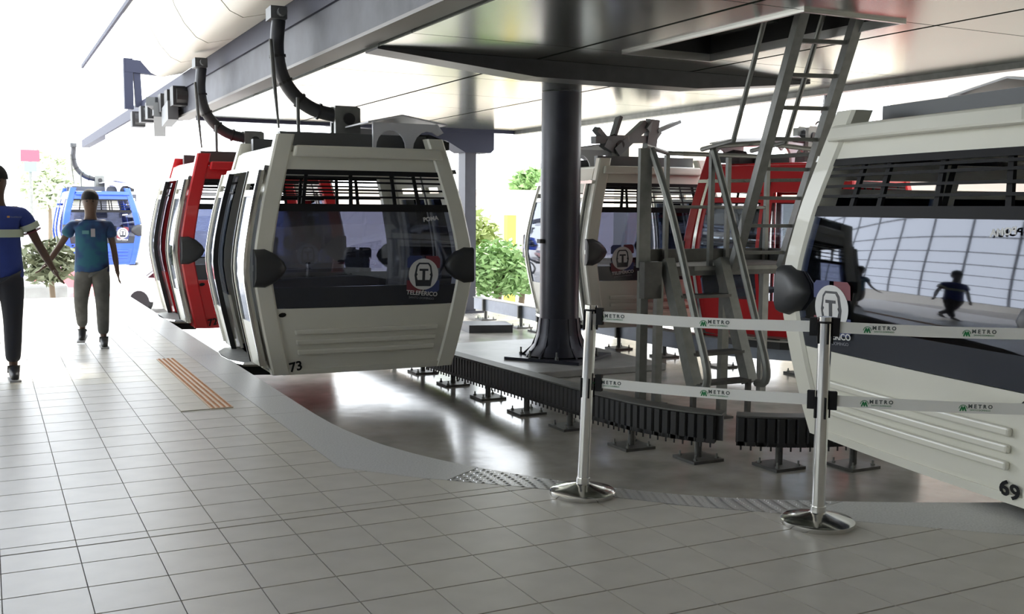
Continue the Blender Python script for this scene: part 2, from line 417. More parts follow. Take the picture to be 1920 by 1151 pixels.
mb = MB()
for y in (17.3, 17.9, 18.6, 19.3, 20.2, 21.1, 22.4): 
    mb.tube([(2.75, y, 3.2), (2.95, y, 3.2)], .13, 12); mb.box(2.7, 2.95, y - .05, y + .25, 3.05, 3.35)
atb(mb.obj('tyre_conveyor', RUB, db))
mb = MB().bar((2.72, 18.8, 3.1), (2.9, 20.1, 2.85), .2, .25).bar((2.75, 17.6, 3.0), (2.8, 18.6, 2.95), .16, .3).bar((2.6, 19, 3.25), (2.9, 19.8, 3.2), .15)
atb(mb.obj('drive_motor', GREY, db))
mb = MB().box(2.93, 3.05, 19, 30, 3.1, 3.33)
atb(mb.obj('cable_tray', BRUSH, db))
fb = MB()
Yb = 22.5
fb.bar((2.60, Yb, 4.26), (3.3, Yb, 4.22), .18, .25); fb.bar((2.66, Yb, 4.40), (2.66, Yb, 3.40), .17); fb.bar((2.82, Yb, 4.2), (2.85, Yb, 3.45), .13)
tag(fb.obj('rope_bracket', STEELB), 'dark steel bracket standing on the beam end below the white cowling', 'bracket')

# ------------------------------------------------------------ pillar
pl = empty('pillar', (6.30, 11.2, -.368)); tag(pl, 'thick dark steel pillar with a flared bolted foot, holding up the ceiling', 'pillar')
MB().lathe([(.243, 0), (.243, 3.24)], n=32).obj('shaft', PILL, pl, smooth=True)
MB().box(-.5, .5, -.5, .5, 0, .035).obj('base_plate', PILL, pl).rotation_euler = (0, 0, .62)
for k in range(12):
    a = 2 * PI * k / 12; P = [(.235, .5), (.26, .5), (.28, .3), (.34, .15), (.44, .06), (.46, .035), (.235, .035)]
    MB().prism(P, -.012, .012, T=lambda v: (v[0] * math.cos(a) - v[2] * math.sin(a), v[0] * math.sin(a) + v[2] * math.cos(a), v[1])).obj('gusset', PILL, pl)
MB().lathe([(.25, .04), (.42, .05), (.31, .18), (.27, .33), (.25, .5)], n=32).obj('flare', PILL, pl, smooth=True)
bt = None
for k in range(8):
    a = .62 + PI / 4 * k + .39
    if bt is None: b_ = bt = MB().lathe([(.022, 0), (.022, .03), (.012, .03), (.012, .09)], n=8).obj('bolt', GALV, pl)
    else: b_ = bt.copy(); COL.objects.link(b_)
    b_.location = (.47 * math.cos(a) * 1.0, .47 * math.sin(a), .035)
MB().box(-.30, -.235, -.04, .04, 1.42, 1.47).obj('clamp', STEEL, pl)
tag(MB().box(5.15, 7.25, 10.25, 13.0, -.45, -.37).obj('plinth', CONC, bevel=.01), 'low grey concrete plinth under the foot of the dark pillar', 'plinth')

# ------------------------------------------------------------ pedestals + rails
def pedestal(root, x, y, ztop, mtl=GALVD, s=1.0, rz=0.0):
    p = MB().tube([(0, 0, .02), (0, 0, ztop + .45)], .028 * s, 10)
    for z in (.16, .20): p.lathe([(.06 * s, z), (.06 * s, z + .02)], n=10)
    o = p.obj('pedestal', mtl, root); o.location = (x, y, -.45); o.rotation_euler = (0, 0, rz)
    MB().box(-.14 * s, .14 * s, -.14 * s, .14 * s, 0, .022).obj('base_plate', mtl, o)
    for sx in (-1, 1):
        for sy in (-1, 1):
            b_ = boltmesh(); c = bpy.data.objects.new('bolt', b_); COL.objects.link(c); c.parent = o; c.location = (sx * .1 * s, sy * .1 * s, .022)
_b = []
def boltmesh():
    if not _b:
        o = MB().lathe([(.016, 0), (.016, .015), (.008, .015), (.008, .04)], n=6).obj('bolt', GALV); _b.append(o.data); bpy.data.objects.remove(o)
    return _b[0]
CX, CY, RR = 5.83, 6.99, 1.37
def railpts(th0, th1, n): return [(CX + RR * math.cos(th0 + (th1 - th0) * i / n), CY + RR * math.sin(th0 + (th1 - th0) * i / n)) for i in range(n + 1)]
straight = [(4.44, 13.6), (4.44, 11.5), (4.44, 9.2), (4.44, 6.95)]
def zo(y): return -.085 * min(1, max(0, (y - 6.6) / 4.4))
def rail(name, path, lab, ztop=-.03, zbot=-.25):
    root = empty(name, (path[0][0], path[0][1], -.45)); inv = Matrix.Translation((-path[0][0], -path[0][1], .45)); tag(root, lab, 'guide rail', 'guide rails in the pit')
    P = [Vector((a, b, 0)) for a, b in path]; n = len(P)
    def nrm(i):
        d = (P[min(i + 1, n - 1)] - P[max(i - 1, 0)]).normalized(); return Vector((d.y, -d.x, 0))
    # top flange channel, inner web
    o = MB().rings([[P[i] + nrm(i) * -a + Vector((0, 0, z + zo(P[i].y))) for a, z in ((0.0, ztop), (.16, ztop), (.16, ztop - .012), (0.0, ztop - .012))] for i in range(n)]).obj('top_flange', GALVD, root); o.matrix_parent_inverse = inv
    o = MB().rings([[P[i] + nrm(i) * -a + Vector((0, 0, z + zo(P[i].y))) for a, z in ((.05, ztop - .013), (.07, ztop - .013), (.07, zbot + .01), (.05, zbot + .01))] for i in range(n)]).obj('web', STEEL, root); o.matrix_parent_inverse = inv
    # rubber fender blocks
    L = [0]
    for i in range(n - 1): L.append(L[-1] + (P[i + 1] - P[i]).length)
    bm_ = None; s = .04
    while s < L[-1] - .03:
        i = max(k for k in range(n) if L[k] <= s); t = (s - L[i]) / max(1e-9, L[min(i + 1, n - 1)] - L[i]); p = P[i].lerp(P[min(i + 1, n - 1)], t); d = (P[min(i + 1, n - 1)] - P[i]).normalized() if i < n - 1 else (P[i] - P[i - 1]).normalized()
        if bm_ is None:
            m1 = MB(); m1.prism([(-.034, .045), (-.034, -.005), (-.022, -.02), (.022, -.02), (.034, -.005), (.034, .045)], zbot, ztop - .014)
            m1.prism([(-.034, .02), (-.034, -.02), (.034, -.02), (.034, .02)], zbot, zbot + .03)
            m1.lathe([(.007, zbot - .035), (.007, zbot)], n=6)
            o = bm_ = m1.obj('fender_block', RUB, root)
        else: o = bm_.copy(); COL.objects.link(o)
        nn = Vector((d.y, -d.x, 0))
        o.matrix_parent_inverse = inv; o.location = p + Vector((0, 0, zo(p.y))); o.rotation_euler = (0, 0, math.atan2(d.y, d.x)); s += .072
    return root, inv
# path runs so that the outer (cabin) side is to the right of travel reversed
pathA = [(4.44, 13.6 - .3 * k) for k in range(22)] + railpts(PI, PI * 1.232, 12)
pathA = [(a, b) for a, b in pathA]
rA, iA = rail('guide_rail', pathA, 'curved black rubber-faced guide rail on pedestals, sweeping round below the dark pillar')
pathB = railpts(PI * 1.256, PI * 2.0, 20) + [(CX + RR, 7.2)]
rB, iB = rail('guide_rail', pathB, 'short black rubber-faced guide rail segment right of the gap, behind the right steel barrier post')
for (x, y) in ((4.45, 13.2), (4.45, 12.2), (4.45, 11.25), (4.44, 10.34), (4.44, 9.45), (4.44, 8.6), (4.48, 7.85), (4.56, 6.99), (4.8, 6.42)):
    pedestal(rA, x + .06 - pathA[0][0], y - pathA[0][1], -.10)
for (x, y) in ((5.24, 5.95), (5.76, 5.72), (6.5, 5.85), (7.05, 6.5)):
    pedestal(rB, x + .03 - pathB[0][0], y + .02 - pathB[0][1], -.10)
for r_ in (rA, rB):
    for c in r_.children:
        if c.name.startswith('pedestal'): c.location.z = 0
# rear (return side) rail: plain steel web
PB = [(7.62, 16.6), (7.66, 14.9), (7.70, 13.2), (7.74, 11.8), (7.80, 10.9), (7.95, 10.1), (8.30, 9.5), (8.75, 9.0)]
pb = [(p.x, p.y) for p in smooth_curve(PB, 4)]
rC = empty('guide_rail', (PB[0][0], PB[0][1], -.45)); tag(rC, 'grey steel guide rail on pedestals at the far side of the pit, beyond the pillar', 'guide rail')
inv = Matrix.Translation((-PB[0][0], -PB[0][1], .45))
WEBL = mat('rail_web', (.27, .30, .36), .4, .4, noise=.1, nscale=6)
o = MB().rings([[(a + d, b, z) for d, z in ((0, -.09), (.02, -.09), (.02, -.29), (0, -.29))] for a, b in pb]).obj('web', WEBL, rC); o.matrix_parent_inverse = inv
o = MB().rings([[(a + d, b, z) for d, z in ((-.02, -.075), (.14, -.075), (.14, -.089), (-.02, -.089))] for a, b in pb]).obj('top_flange', GALV, rC); o.matrix_parent_inverse = inv
for (x, y) in ((7.62, 16.2), (7.64, 14.9), (7.66, 14.3), (7.72, 12.1), (7.85, 11.2), (8.0, 10.2), (8.5, 9.35)):
    pedestal(rC, x + .04 - PB[0][0], y - PB[0][1], -.10)
    o = MB().box(-.04, .04, -.05, -.012, -.29, -.09).obj('rib', GALVD, rC); o.matrix_parent_inverse = inv; o.location = (x, y, 0)
for c in rC.children:
    if c.name.startswith('pedestal'): c.location.z = 0
tag(MB().prism([(6.6, 14.55), (7.25, 14.35), (7.4, 14.9), (6.7, 15.2)], -.45, -.33).obj('floor_curb', STEEL), 'low dark block on the pit floor right of the cabin numbered 73', 'block')

# ------------------------------------------------------------ cabins
ZP = [-.07, .12, .56, .93, 1.42, 1.80, 2.12, 2.24]
HW = [.865, .91, 1.00, 1.045, .97, .875, .79, .76]
HL = [.955, .985, 1.035, 1.06, 1.02, .96, .905, .885]
def interp(z, T):
    z = max(ZP[0], min(ZP[-1], z)); i = max(k for k in range(len(ZP) - 1) if ZP[k] <= z)
    def sl(k):
        if k == 0: return (T[1] - T[0]) / (ZP[1] - ZP[0])
        if k == len(ZP) - 1: return (T[-1] - T[-2]) / (ZP[-1] - ZP[-2])
        return (T[k + 1] - T[k - 1]) / (ZP[k + 1] - ZP[k - 1])
    h = ZP[i + 1] - ZP[i]; t = (z - ZP[i]) / h
    return (2 * t ** 3 - 3 * t * t + 1) * T[i] + (t ** 3 - 2 * t * t + t) * h * sl(i) + (-2 * t ** 3 + 3 * t * t) * T[i + 1] + (t ** 3 - t * t) * h * sl(i + 1)
SIDE = [(0, -1), (1, 0), (0, 1), (-1, 0)]
def fp(side, a, z, off=0.0, y=None):
    """point on the cabin skin. side 0=front end, 1=+x, 2=rear end, 3=-x ; a in -1..1 runs to the viewer's right"""
    hw, hl = interp(z, HW), interp(z, HL)
    if side == 0: return (a * hw, -(hl + .03 * (1 - a * a)) - off, z)
    if side == 2: return (-a * hw, (hl + .03 * (1 - a * a)) + off, z)
    if side == 1: return (hw + .02 * (1 - a * a) + off, a * hl, z)
    return (-(hw + .02 * (1 - a * a)) - off, -a * hl, z)
def lin(a, b, n): return [a + (b - a) * i / n for i in range(n + 1)]
def patch(mb, side, a0, a1, z0, z1, off=0.0, th=.02, na=6, nz=6):
    n = SIDE[side]
    return mb.grid(lambda u, v: fp(side, u, v, off), lin(a0, a1, na), lin(z0, z1, nz), th, lambda u, v: (n[0], n[1], 0))
def tilt(side, a, z, off=.004):   # matrix placing flat prints on an end face
    p = Vector(fp(side, a, z, off)); q = Vector(fp(side, a, z + .05, off)); u = (q - p).normalized(); n = Vector((*SIDE[side], 0)); r = u.cross(n).normalized(); n = r.cross(u)
    Mx = Matrix((r, u, n)).transposed().to_4x4(); Mx.translation = p; return Mx
def make_cabin(name, loc, rz, paint, label, number=None, num_right=False, doors_open=(), group=None, detail=True, hang=True, logo_a=None, doorpaint=None):
    root = empty(name, loc, rz); tag(root, label, 'cable car', group or 'gondola cabins on the line')
    dp = doorpaint or paint
    # corner posts
    for sx in (-1, 1):
        for sy in (-1, 1):
            rings = []
            for z in lin(-.07, 2.13, 22):
                hw, hl = interp(z, HW), interp(z, HL); w = .088; c = (sx * (hw - w * .75), sy * (hl - w * .62))
                sec = [(w * .95, .9 * w * .2), (w * .95, w * .75), (w * .75, w * .95), (-w * .75, w * .95), (-w * .95, w * .75), (-w * .95, -w * .5), (-w * .5, -w * .6), (w * .6, -w * .6), (w * .95, -w * .35)]
                rings.append([(c[0] + sx * p[0], c[1] + sy * p[1], z) for p in sec])
            MB().rings(rings).obj('corner_post', paint, root, smooth=True)
    for s in (0, 2):
        g_ = 1 if s == 0 else -1
        lp = MB(); patch(lp, s, -.91, .91, -.07, .545, .0, .03, 8, 6)
        lower = lp.obj('end_panel', paint, root, smooth=True)
        for z in (.11, .205, .30):
            r = MB(); patch(r, s, -.72, .74, z, z + .05, .03, .03, 8, 1); r.obj('rib', paint, lower, bevel=.012)
        rl = MB(); patch(rl, s, -.91, .91, -.075, -.02, .012, .02, 8, 1); rl.obj('sill_lip', paint, lower)
        # window
        w0 = MB(); patch(w0, s, -.905, .905, .55, .74, .004, .02, 8, 2); w0.obj('window_base', SHADE, root)
        w1 = MB(); patch(w1, s, -.905, .905, .742, 1.43, .004, .008, 10, 8); w1.obj('window_pane', GLS, root, smooth=True)
        fr = MB(); patch(fr, s, -.905, .905, 1.43, 1.50, .006, .03, 8, 1); patch(fr, s, -.915, .915, 1.765, 1.81, .006, .03, 8, 1)
        fr2 = fr.obj('window_frame', BLACK, root)
        for z in (1.555, 1.62, 1.69, 1.735):
            b_ = MB(); patch(b_, s, -.92, .92, z, z + .018, .0, .015, 6, 1); b_.obj('louvre', BLACK, root)
        for a in (-.62 * g_, -.15 * g_, .30 * g_, .55 * g_):
            b_ = MB(); patch(b_, s, a - .018, a + .018, 1.49, 1.77, -.02, .02, 1, 2); b_.obj('louvre_upright', BLACK, root)
        hd = MB(); patch(hd, s, -.90, .90, 1.81, 1.97, .0, .05, 8, 2); hd.obj('header', paint, root)
        lip = MB(); patch(lip, s, -.80 if s == 0 else -.93, .93 if s == 0 else .80, 1.925, 2.03, .07, .10, 8, 1); lip.obj('roof_lip', paint, root, bevel=.02)
        # prints
        if detail:
            la = .52 * g_
            Mx = tilt(s, la, .84, .012)
            def pr(poly, m_, z=0, nm='print'):
                o = MB().prism(poly, z, z + .0015, T=lambda v: Mx @ Vector(v)).obj(nm, m_, root); return o
            def circ(r, n=32, cx=0, cy=0, sx=1): return [(cx + sx * r * math.cos(2 * PI * k / n), cy + r * math.sin(2 * PI * k / n)) for k in range(n)]
            for (qx, qy, m_) in ((-1, 1, PRB), (1, 1, PRR), (-1, -1, PRR), (1, -1, PRB)):
                pr([(qx * .02, qy * .06), (qx * .165, qy * .06), (qx * .165, qy * .15), (qx * .14, qy * .175), (qx * .02, qy * .175)], m_, 0, 'emblem_corner')
            pr(circ(.15), PRW, .003, 'emblem_disc')
            pr([(-.05, .11), (.05, .11), (.075, .08), (.092, -.01), (.075, -.115), (-.075, -.115), (-.092, -.01), (-.075, .08)], SHADE, .005, 'emblem_cabin')
            pr([(-.042, .095), (.042, .095), (.06, .07), (.07, .01), (.06, .0), (.07, -.02), (.06, -.055), (-.06, -.055), (-.07, -.02), (-.06, 0), (-.07, .01), (-.06, .07)], PRW, .007, 'emblem_window')
            pr([(-.045, .052), (.045, .052), (.045, .032), (.014, .032), (.014, -.055), (-.014, -.055), (-.014, .032), (-.045, .032)], SHADE, .009, 'emblem_letter')
            Mt = tilt(s, la, .655, .024)
            text('TELEFÉRICO', .058, PRW, root, Mt, .0008, bold=.0012)
            text('SANTO DOMINGO', .03, PRG, root, tilt(s, la, .61, .022), .0008)
            text('POMA', .055, PRW, root, tilt(s, .64, 1.365, .018) @ Matrix.Diagonal((g_, 1, 1, 1)), .0008, bold=.002)
            lk = MB().lathe([(.03, 0), (.03, .006), (.012, .01)], n=8); lk.v = [tuple(tilt(s, -.81 * g_, .49, 0) @ Vector((v[0] * 1.2, v[1] * .7, v[2]))) for v in lk.v]; lk.obj('lock', BLACK, root)
        if number:
            a = -.76 * g_
            text(number, .125, BLACK, root, tilt(s, a, -.0, .014), .0015, name='cabin_number', bold=.003)
    # corner bumpers on the end faces
    for s in (0, 2):
        for q in (-1, 1):
            prof_ = [(.0, .17), (.10, .175), (.20, .13), (.28, .06), (.31, 0), (.28, -.06), (.20, -.13), (.10, -.175), (.0, -.17)]
            rings = []
            for k, (off, sc) in enumerate(((0, 1), (.035, .98), (.065, .85), (.08, .55))):
                r_ = []
                for (x, z) in prof_:
                    hw = interp(.92 + z, HW); a = q * (hw + .03 - (x * sc + (1 - sc) * .05)); p = fp(s, (a / hw) * (1 if s == 0 else -1), .92 + z * sc, off)
                    r_.append(p)
                rings.append(r_)
            MB().rings(rings).obj('bumper', RUBF, root, smooth=True)
    # side walls with sliding doors
    for s in (1, 3):
        op = s in doors_open
        hdr = MB(); patch(hdr, s, -.86, .86, 1.83, 2.0, 0, .05, 4, 2); hdr.obj('door_header', dp, root)
        tr = MB(); patch(tr, s, -1.0, 1.0, 1.80, 1.84, .06, .05, 4, 1); tr.obj('door_track', CHROME, root)
        sl = MB(); patch(sl, s, -.86, .86, -.07, .0, 0, .05, 4, 1); sl.obj('door_sill', paint, root)
        for q in (-1, 1):      # fixed side panels
            a0, a1 = (q * .86, q * .50) if q < 0 else (q * .50, q * .86)
            if op: p_ = MB(); patch(p_, s, a0, a1, 0, .56, 0, .03, 2, 5); p_.obj('side_panel', paint, root)
            if op: p_ = MB(); patch(p_, s, a0, a1, .56, 1.78, 0, .01, 2, 8); p_.obj('side_pane', GLD, root, smooth=True)
            for z in ((1.6, 1.7) if op else ()):
                b_ = MB(); patch(b_, s, a0, a1, z, z + .02, .005, .02, 1, 1); b_.obj('side_louvre', BLACK, root)
            # door leaves
            c0, c1 = (.01, .84) if not op else (.50, 1.00)
            if q < 0: c0, c1 = -c1, -c0
            of = .05 if not op else .085
            leaf = MB(); patch(leaf, s, c0, c0 + .06, .0, 1.80, of, .035, 1, 14); patch(leaf, s, c1 - .06, c1, .0, 1.80, of, .035, 1, 14)
            patch(leaf, s, c0 + .06, c1 - .06, .0, .42, of - .004, .03, 2, 4); patch(leaf, s, c0 + .06, c1 - .06, 1.56, 1.62, of, .035, 2, 1); patch(leaf, s, c0 + .06, c1 - .06, 1.68, 1.80, of, .035, 2, 1)
            lf = leaf.obj('door', dp, root, smooth=True)
            gp = MB(); patch(gp, s, c0 + .06, c1 - .06, .42, 1.56, of - .012, .008, 2, 8); gp.obj('door_glass', GLD, lf, smooth=True)
            ed = MB(); patch(ed, s, (c0 if q > 0 else c1) - .012, (c0 if q > 0 else c1) + .012, .0, 1.80, of + .012, .05, 1, 14); ed.obj('door_seal', RUB, lf)
            ch = MB(); patch(ch, s, (c1 if q > 0 else c0) - .014, (c1 if q > 0 else c0) + .014, .02, 1.80, of + .02, .025, 1, 14); ch.obj('chrome_strip', CHROME, lf, smooth=True)
        for a in (-.87, .87):
            ch = MB(); patch(ch, s, a - .018, a + .018, .05, 1.85, .03, .03, 1, 14); ch.obj('chrome_trim', CHROME, root, smooth=True)
        # boarding step
        sx = 1 if s == 1 else -1; P = [(.86, -.62), (1.06, -.55), (1.16, -.3), (1.18, 0), (1.16, .3), (1.06, .55), (.86, .62)]
        st = MB().prism([(sx * x, y_) for x, y_ in P], -.035, .0).obj('step', GALV, root)
        MB().prism([(sx * (x - .06), y_ * .9) for x, y_ in P], -.13, -.036).obj('step_bracket', RUB, root)
        MB().rings([[(sx * (x + .012 * c_), y_ * (1 + .01), -.018 + .02 * s_) for c_, s_ in ((1, 0), (0, 1), (-1, 0), (0, -1))] for x, y_ in P]).obj('step_edge', CHROME, root)
    # floor, roof, benches
    MB().box(-.88, .88, -.96, .96, -.05, .0).obj('floor_pan', GALVD, root)
    MB().box(-.80, .80, -.90, .90, 1.98, 2.03).obj('roof', paint, root, bevel=.02)
    for sy in (-1, 1):
        MB().box(-.74, .74, min(sy * .56, sy * .95), max(sy * .56, sy * .95), .40, .45).obj('bench', SEAT, root)
        MB().box(-.74, .74, min(sy * .91, sy * .95), max(sy * .91, sy * .95), .46, .70).obj('bench_back', SEAT, root)
    # roof gear
    MB().box(-.72, .72, -.68, -.58, 2.035, 2.17).box(-.72, .72, .58, .68, 2.035, 2.17).box(-.10, .24, -.60, .60, 2.035, 2.15).obj('roof_frame', GREY, root)
    def arch(y0, y1, nm='roof_bracket'):
        a2 = [(.70 + .16 * math.cos(t), 2.02 + .19 * math.sin(t)) for t in lin(.9, PI, 6)]
        a1 = [(.32 + .15 * math.cos(t), 2.04 + .17 * math.sin(t)) for t in lin(0, PI, 10)]
        P = [(.14, 2.04), (.14, 2.28), (.80, 2.28), (.86, 2.20)] + a2 + [(.54, 2.0), (.47, 2.0)] + a1
        return MB().prism(P, y0, y1, T=lambda v: (v[0], v[2], v[1])).obj(nm, BRK, root)
    arch(-.80, -.77); arch(.05, .08)
    MB().prism([(.08, 2.285), (.42, 2.36), (.88, 2.285), (.88, 2.27), (.42, 2.345), (.08, 2.27)], -.84, .10, T=lambda v: (v[0], v[2], v[1])).obj('battery_cover', BRK, root)
    MB().tube([(.5, -.72, 2.1), (.62, -.5, 2.16), (.80, -.55, 2.17), (.92, -.7, 2.1)], .03, 8).box(.75, .95, -.72, -.5, 2.04, 2.12).obj('door_mechanism', RUB, root)
    if hang:
        P = [(-.02, 2.03), (.24, 2.03), (.24, 2.47), (.20, 2.49), (-.02, 2.49)]
        hp = MB().prism(P, -.06, 0.0, T=lambda v: (v[0], v[2], v[1])).prism(P, .10, .14, T=lambda v: (v[0], v[2], v[1])).obj('hanger_plate', GALV, root)
        MB().tube([(.12, -.08, 2.36), (.12, .16, 2.36)], .06, 14).obj('hanger_pin', RUB, hp)
        cpts = smooth_curve([(-.56, .04, 3.30), (-.58, .04, 3.02), (-.53, .04, 2.76), (-.40, .04, 2.57), (-.22, .04, 2.45), (.0, .04, 2.40), (.14, .04, 2.38)], 4)
        ha = MB().tube(cpts, .07, 12).obj('hanger_arm', STEEL, root, smooth=True)
        for i in (5, 9, 13, 17, 20):
            p = cpts[i]; d = (cpts[i + 1] - cpts[i - 1]).normalized(); MB().tube([p - d * .012, p + d * .012], .084, 12).obj('cable_tie', RUB, ha)
        MB().tube([(-.66, -.05, 3.1), (-.64, -.07, 2.75), (-.62, -.08, 2.5), (-.60, -.09, 2.24)], [.018, .022, .016, .010], 8).tube([(-.40, -.05, 2.55), (-.40, -.08, 2.1)], .018, 8).obj('door_linkage', GALVD, root)
        MB().box(-.66, -.50, -.08, .16, 3.30, 3.42).tube([(-.56, -.16, 3.36), (-.56, .26, 3.36)], .045, 10).obj('grip', GREY, root)
    return root

C73 = make_cabin('gondola', (3.21, 10.37, 0), -.03, WHITE, 'white gondola cabin numbered 73 standing at the platform edge with doors open', '73', doors_open=(3,), detail=True)
CR1 = make_cabin('gondola', (3.20, 14.45, 0), 0, RED, 'red gondola cabin queued directly behind the white one numbered 73', '72', doors_open=(3,), detail=True, doorpaint=WHITE)
C69 = make_cabin('gondola', (5.62, 3.93, .115), -1.719 + PI, WHITE, 'white gondola cabin numbered 69, closest to the camera at the right frame edge', '69', num_right=True)
C69.scale = (1.1, 1.1, .925)
CW3 = make_cabin('gondola', (8.0, 12.45, 0), PI - .1, WHITE, 'white gondola cabin in the background just right of the dark pillar', '70')
Gm = MB()
for a, b, w in (((6.98, 2.53), (7.85, 2.57), .10), ((7.02, 2.68), (7.2, 2.54), .07), ((7.14, 2.50), (7.40, 2.38), .12), ((7.33, 2.37), (7.85, 2.78), .13), ((7.85, 2.78), (8.05, 2.62), .14), ((7.95, 2.85), (7.92, 2.35), .16), ((8.0, 2.68), (8.42, 2.84), .05), ((7.3, 2.60), (7.42, 2.86), .05)):
    Gm.bar((a[0] + .47, 12.35, a[1] - .12), (b[0] + .47, 12.40, b[1] - .12), w, .12, upv=(0, 1, 0))
go = Gm.obj('rope_grip', GREY, CW3); go.matrix_parent_inverse = (Matrix.Translation((8.0, 12.45, 0)) @ Matrix.Rotation(PI - .1, 4, 'Z')).inverted()
for c in list(CW3.children):
    if c.name.startswith(('hanger_arm', 'grip', 'door_linkage')):
        for c2 in list(c.children): bpy.data.objects.remove(c2)
        bpy.data.objects.remove(c)
CR2 = make_cabin('gondola', (9.05, 9.95, 0), PI + .4, RED, 'red gondola cabin behind the grey maintenance stairs', '71')
CB = make_cabin('gondola', (2.92, 33.0, -.17), .05, BLUE, 'blue gondola cabin far outside on the rope, behind the walking man in a T-shirt', detail=True)

# ------------------------------------------------------------ maintenance stairs and ladder
sp = empty('maintenance_stairs', (5.5, 7.6, -.45)); tag(sp, 'grey galvanised maintenance platform with handrails, steps and a ladder up to the ceiling hatch', 'stairs')
inv = Matrix.Translation((-5.5, -7.6, .45))
def S(mb, name, m_=GALV, **k):
    o = mb.obj(name, m_, sp, **k); o.matrix_parent_inverse = inv; return o
PX0, PX1, PY0, PY1, PZ = 5.10, 7.25, 7.62, 8.50, .965
mb = MB().prism([(PX0, PY0), (PX1, PY0), (PX1, PY1), (5.78, PY1)], PZ - .03, PZ); S(mb, 'deck', GALVD)
mb = MB().box(PX0, PX1, PY0 - .03, PY0, PZ - .08, PZ + .005).box(5.78, PX1, PY1, PY1 + .03, PZ - .13, PZ + .12).bar((PX0, PY0, PZ - .005), (5.78, PY1, PZ - .005), .03, .25).box(PX1, PX1 + .03, PY0 - .03, PY1 + .03, PZ - .13, PZ + .12); S(mb, 'edge_beam', GALVD)
S(MB().box(PX0 + .55, PX1, PY0 - .036, PY0 - .031, PZ - .035, PZ + .0), 'nosing', GALV)
for (x, y) in ((5.13, 7.63), (6.05, 7.66), (7.2, 7.66), (5.88, 8.47), (7.2, 8.47)):
    leg = S(MB().box(x - .038, x + .038, y - .032, y + .032, -.45, PZ - .03), 'leg'); MB().box(x - .08, x + .08, y - .08, y + .08, -.45, -.43).obj('foot_plate', GALVD, leg)
for (x, y) in ((5.13, 7.63), (5.85, 7.63), (5.95, 8.47), (6.7, 8.47), (7.2, 8.47), (7.2, 7.63)):
    w = .06 if (x, y) == (5.13, 7.63) else .022
    S(MB().box(x - w, x + w, y - .02, y + .02, PZ, 2.0), 'railing_post')
S(MB().tube([(5.95, 8.47, 2.02), (7.2, 8.47, 2.02)], .022, 8), 'top_rail'); S(MB().tube([(5.13, 7.63, 2.02), (5.95, 8.47, 2.02)], .022, 8), 'top_rail')
S(MB().tube([(5.85, 7.63, 2.04), (6.4, 7.63, 2.09), (7.2, 7.63, 2.04)], .022, 8), 'top_rail')
S(MB().tube([(7.2, 7.63, 2.02), (7.2, 8.47, 2.02)], .022, 8), 'top_rail'); S(MB().tube([(5.95, 8.47, 1.5), (7.2, 8.47, 1.5)], .016, 8), 'mid_rail')
S(MB().box(5.06, 5.24, 7.50, 7.58, .70, 1.02), 'hinge_bracket', GALVD)
for x in (5.345, 5.935): S(MB().bar((x, 7.58, 1.03), (x, 7.13, -.03), .095, .11, upv=(0, 1, 0)), 'stringer')
for k in range(4):
    z = .73 - .24 * k; y = 7.58 - .45 * (1.03 - z) / 1.06
    S(MB().box(5.37, 5.91, y - .07, y + .07, z - .03, z), 'step', GALVD)
for x, top in ((5.27, 2.0), (5.90, 2.04)):
    x2 = x + .03
    P = smooth_curve([(x - .08 if x < 5.5 else x - .05, 7.63, top), (x, 7.42, 1.45), (x2, 7.1, .60), (x2 + .01, 6.93, .16), (x2 + .02, 6.95, .0), (x2 + .04, 7.08, -.03)], 4)
    S(MB().tube(P, .034, 8), 'handrail', smooth=True)
for x in (5.345, 5.935): S(MB().box(x - .02, x + .02, 7.13, 7.17, -.45, -.03), 'foot', GALVD)
# ladder
A0, A1 = Vector((6.06, 7.55, .95)), Vector((5.655, 6.30, 3.0)); Wv = Vector((.45, -.13, 0))
d = (A1 - A0); A2 = A0 + d * 1.22
for w in (Vector((0, 0, 0)), Wv): S(MB().bar(A0 + w, A2 + w, .075, .10, upv=(-.3, -.95, 0)), 'ladder_stringer')
for k in range(9):
    t = .07 + k * .1185; p = A0 + d * t; S(MB().bar(p, p + Wv, .045, .03), 'ladder_rung')
for w, e in ((Vector((-.10, .12, 0)), 0), (Wv + Vector((-.04, .18, 0)), 1)):
    P = [A0 + w + d * t + Vector((-.05, .12, 0)) for t in (.50, 1.15)]; P = [A0 + w + Vector((-.12, .1, 1.07)), A0 + d * .54 + w + Vector((-.07, .12, .0))] + P[1:]
    S(MB().tube(P, .022, 8), 'ladder_rail')

# ------------------------------------------------------------ barrier posts and belts
def barrier(name, x, y, lean, label):
    r = empty(name, (x, y, 0)); tag(r, label, 'barrier post', 'steel barrier posts')
    MB().lathe([(.165, 0), (.17, .006), (.17, .024), (.16, .032), (.10, .045), (.05, .058), (.034, .062)], n=48).obj('base', CHROME, r, smooth=True)
    u = Vector((lean[0], lean[1], 1)).normalized(); P = lambda z: u * z
    MB().tube([P(.05), P(.955)], .0305, 24).obj('pole', CHROME, r, smooth=True)
    MB().tube([P(.05), P(.09)], .036, 24).obj('collar', CHROME, r, smooth=True)
    MB().tube([P(.955), P(.965)], .0335, 24).obj('neck_ring', BLACK, r)
    MB().tube([P(.965), P(.985)], .033, 24).obj('cap', CHROME, r, smooth=True)
    for zz in (.88, .53):
        mb = MB()
        for k in range(4):
            a = PI / 4 * 0 + k * PI / 2 - .35; c = P(zz + .03); ex = Vector((math.cos(a), math.sin(a), 0)); ey = Vector((-math.sin(a), math.cos(a), 0))
            mb.bar(c + ex * .0315 - u * .05, c + ex * .0315 + u * .05, .008 if k % 2 else .012, .013, upv=tuple(ex))
        mb.obj('slot', BLACK, r)
    return r, u
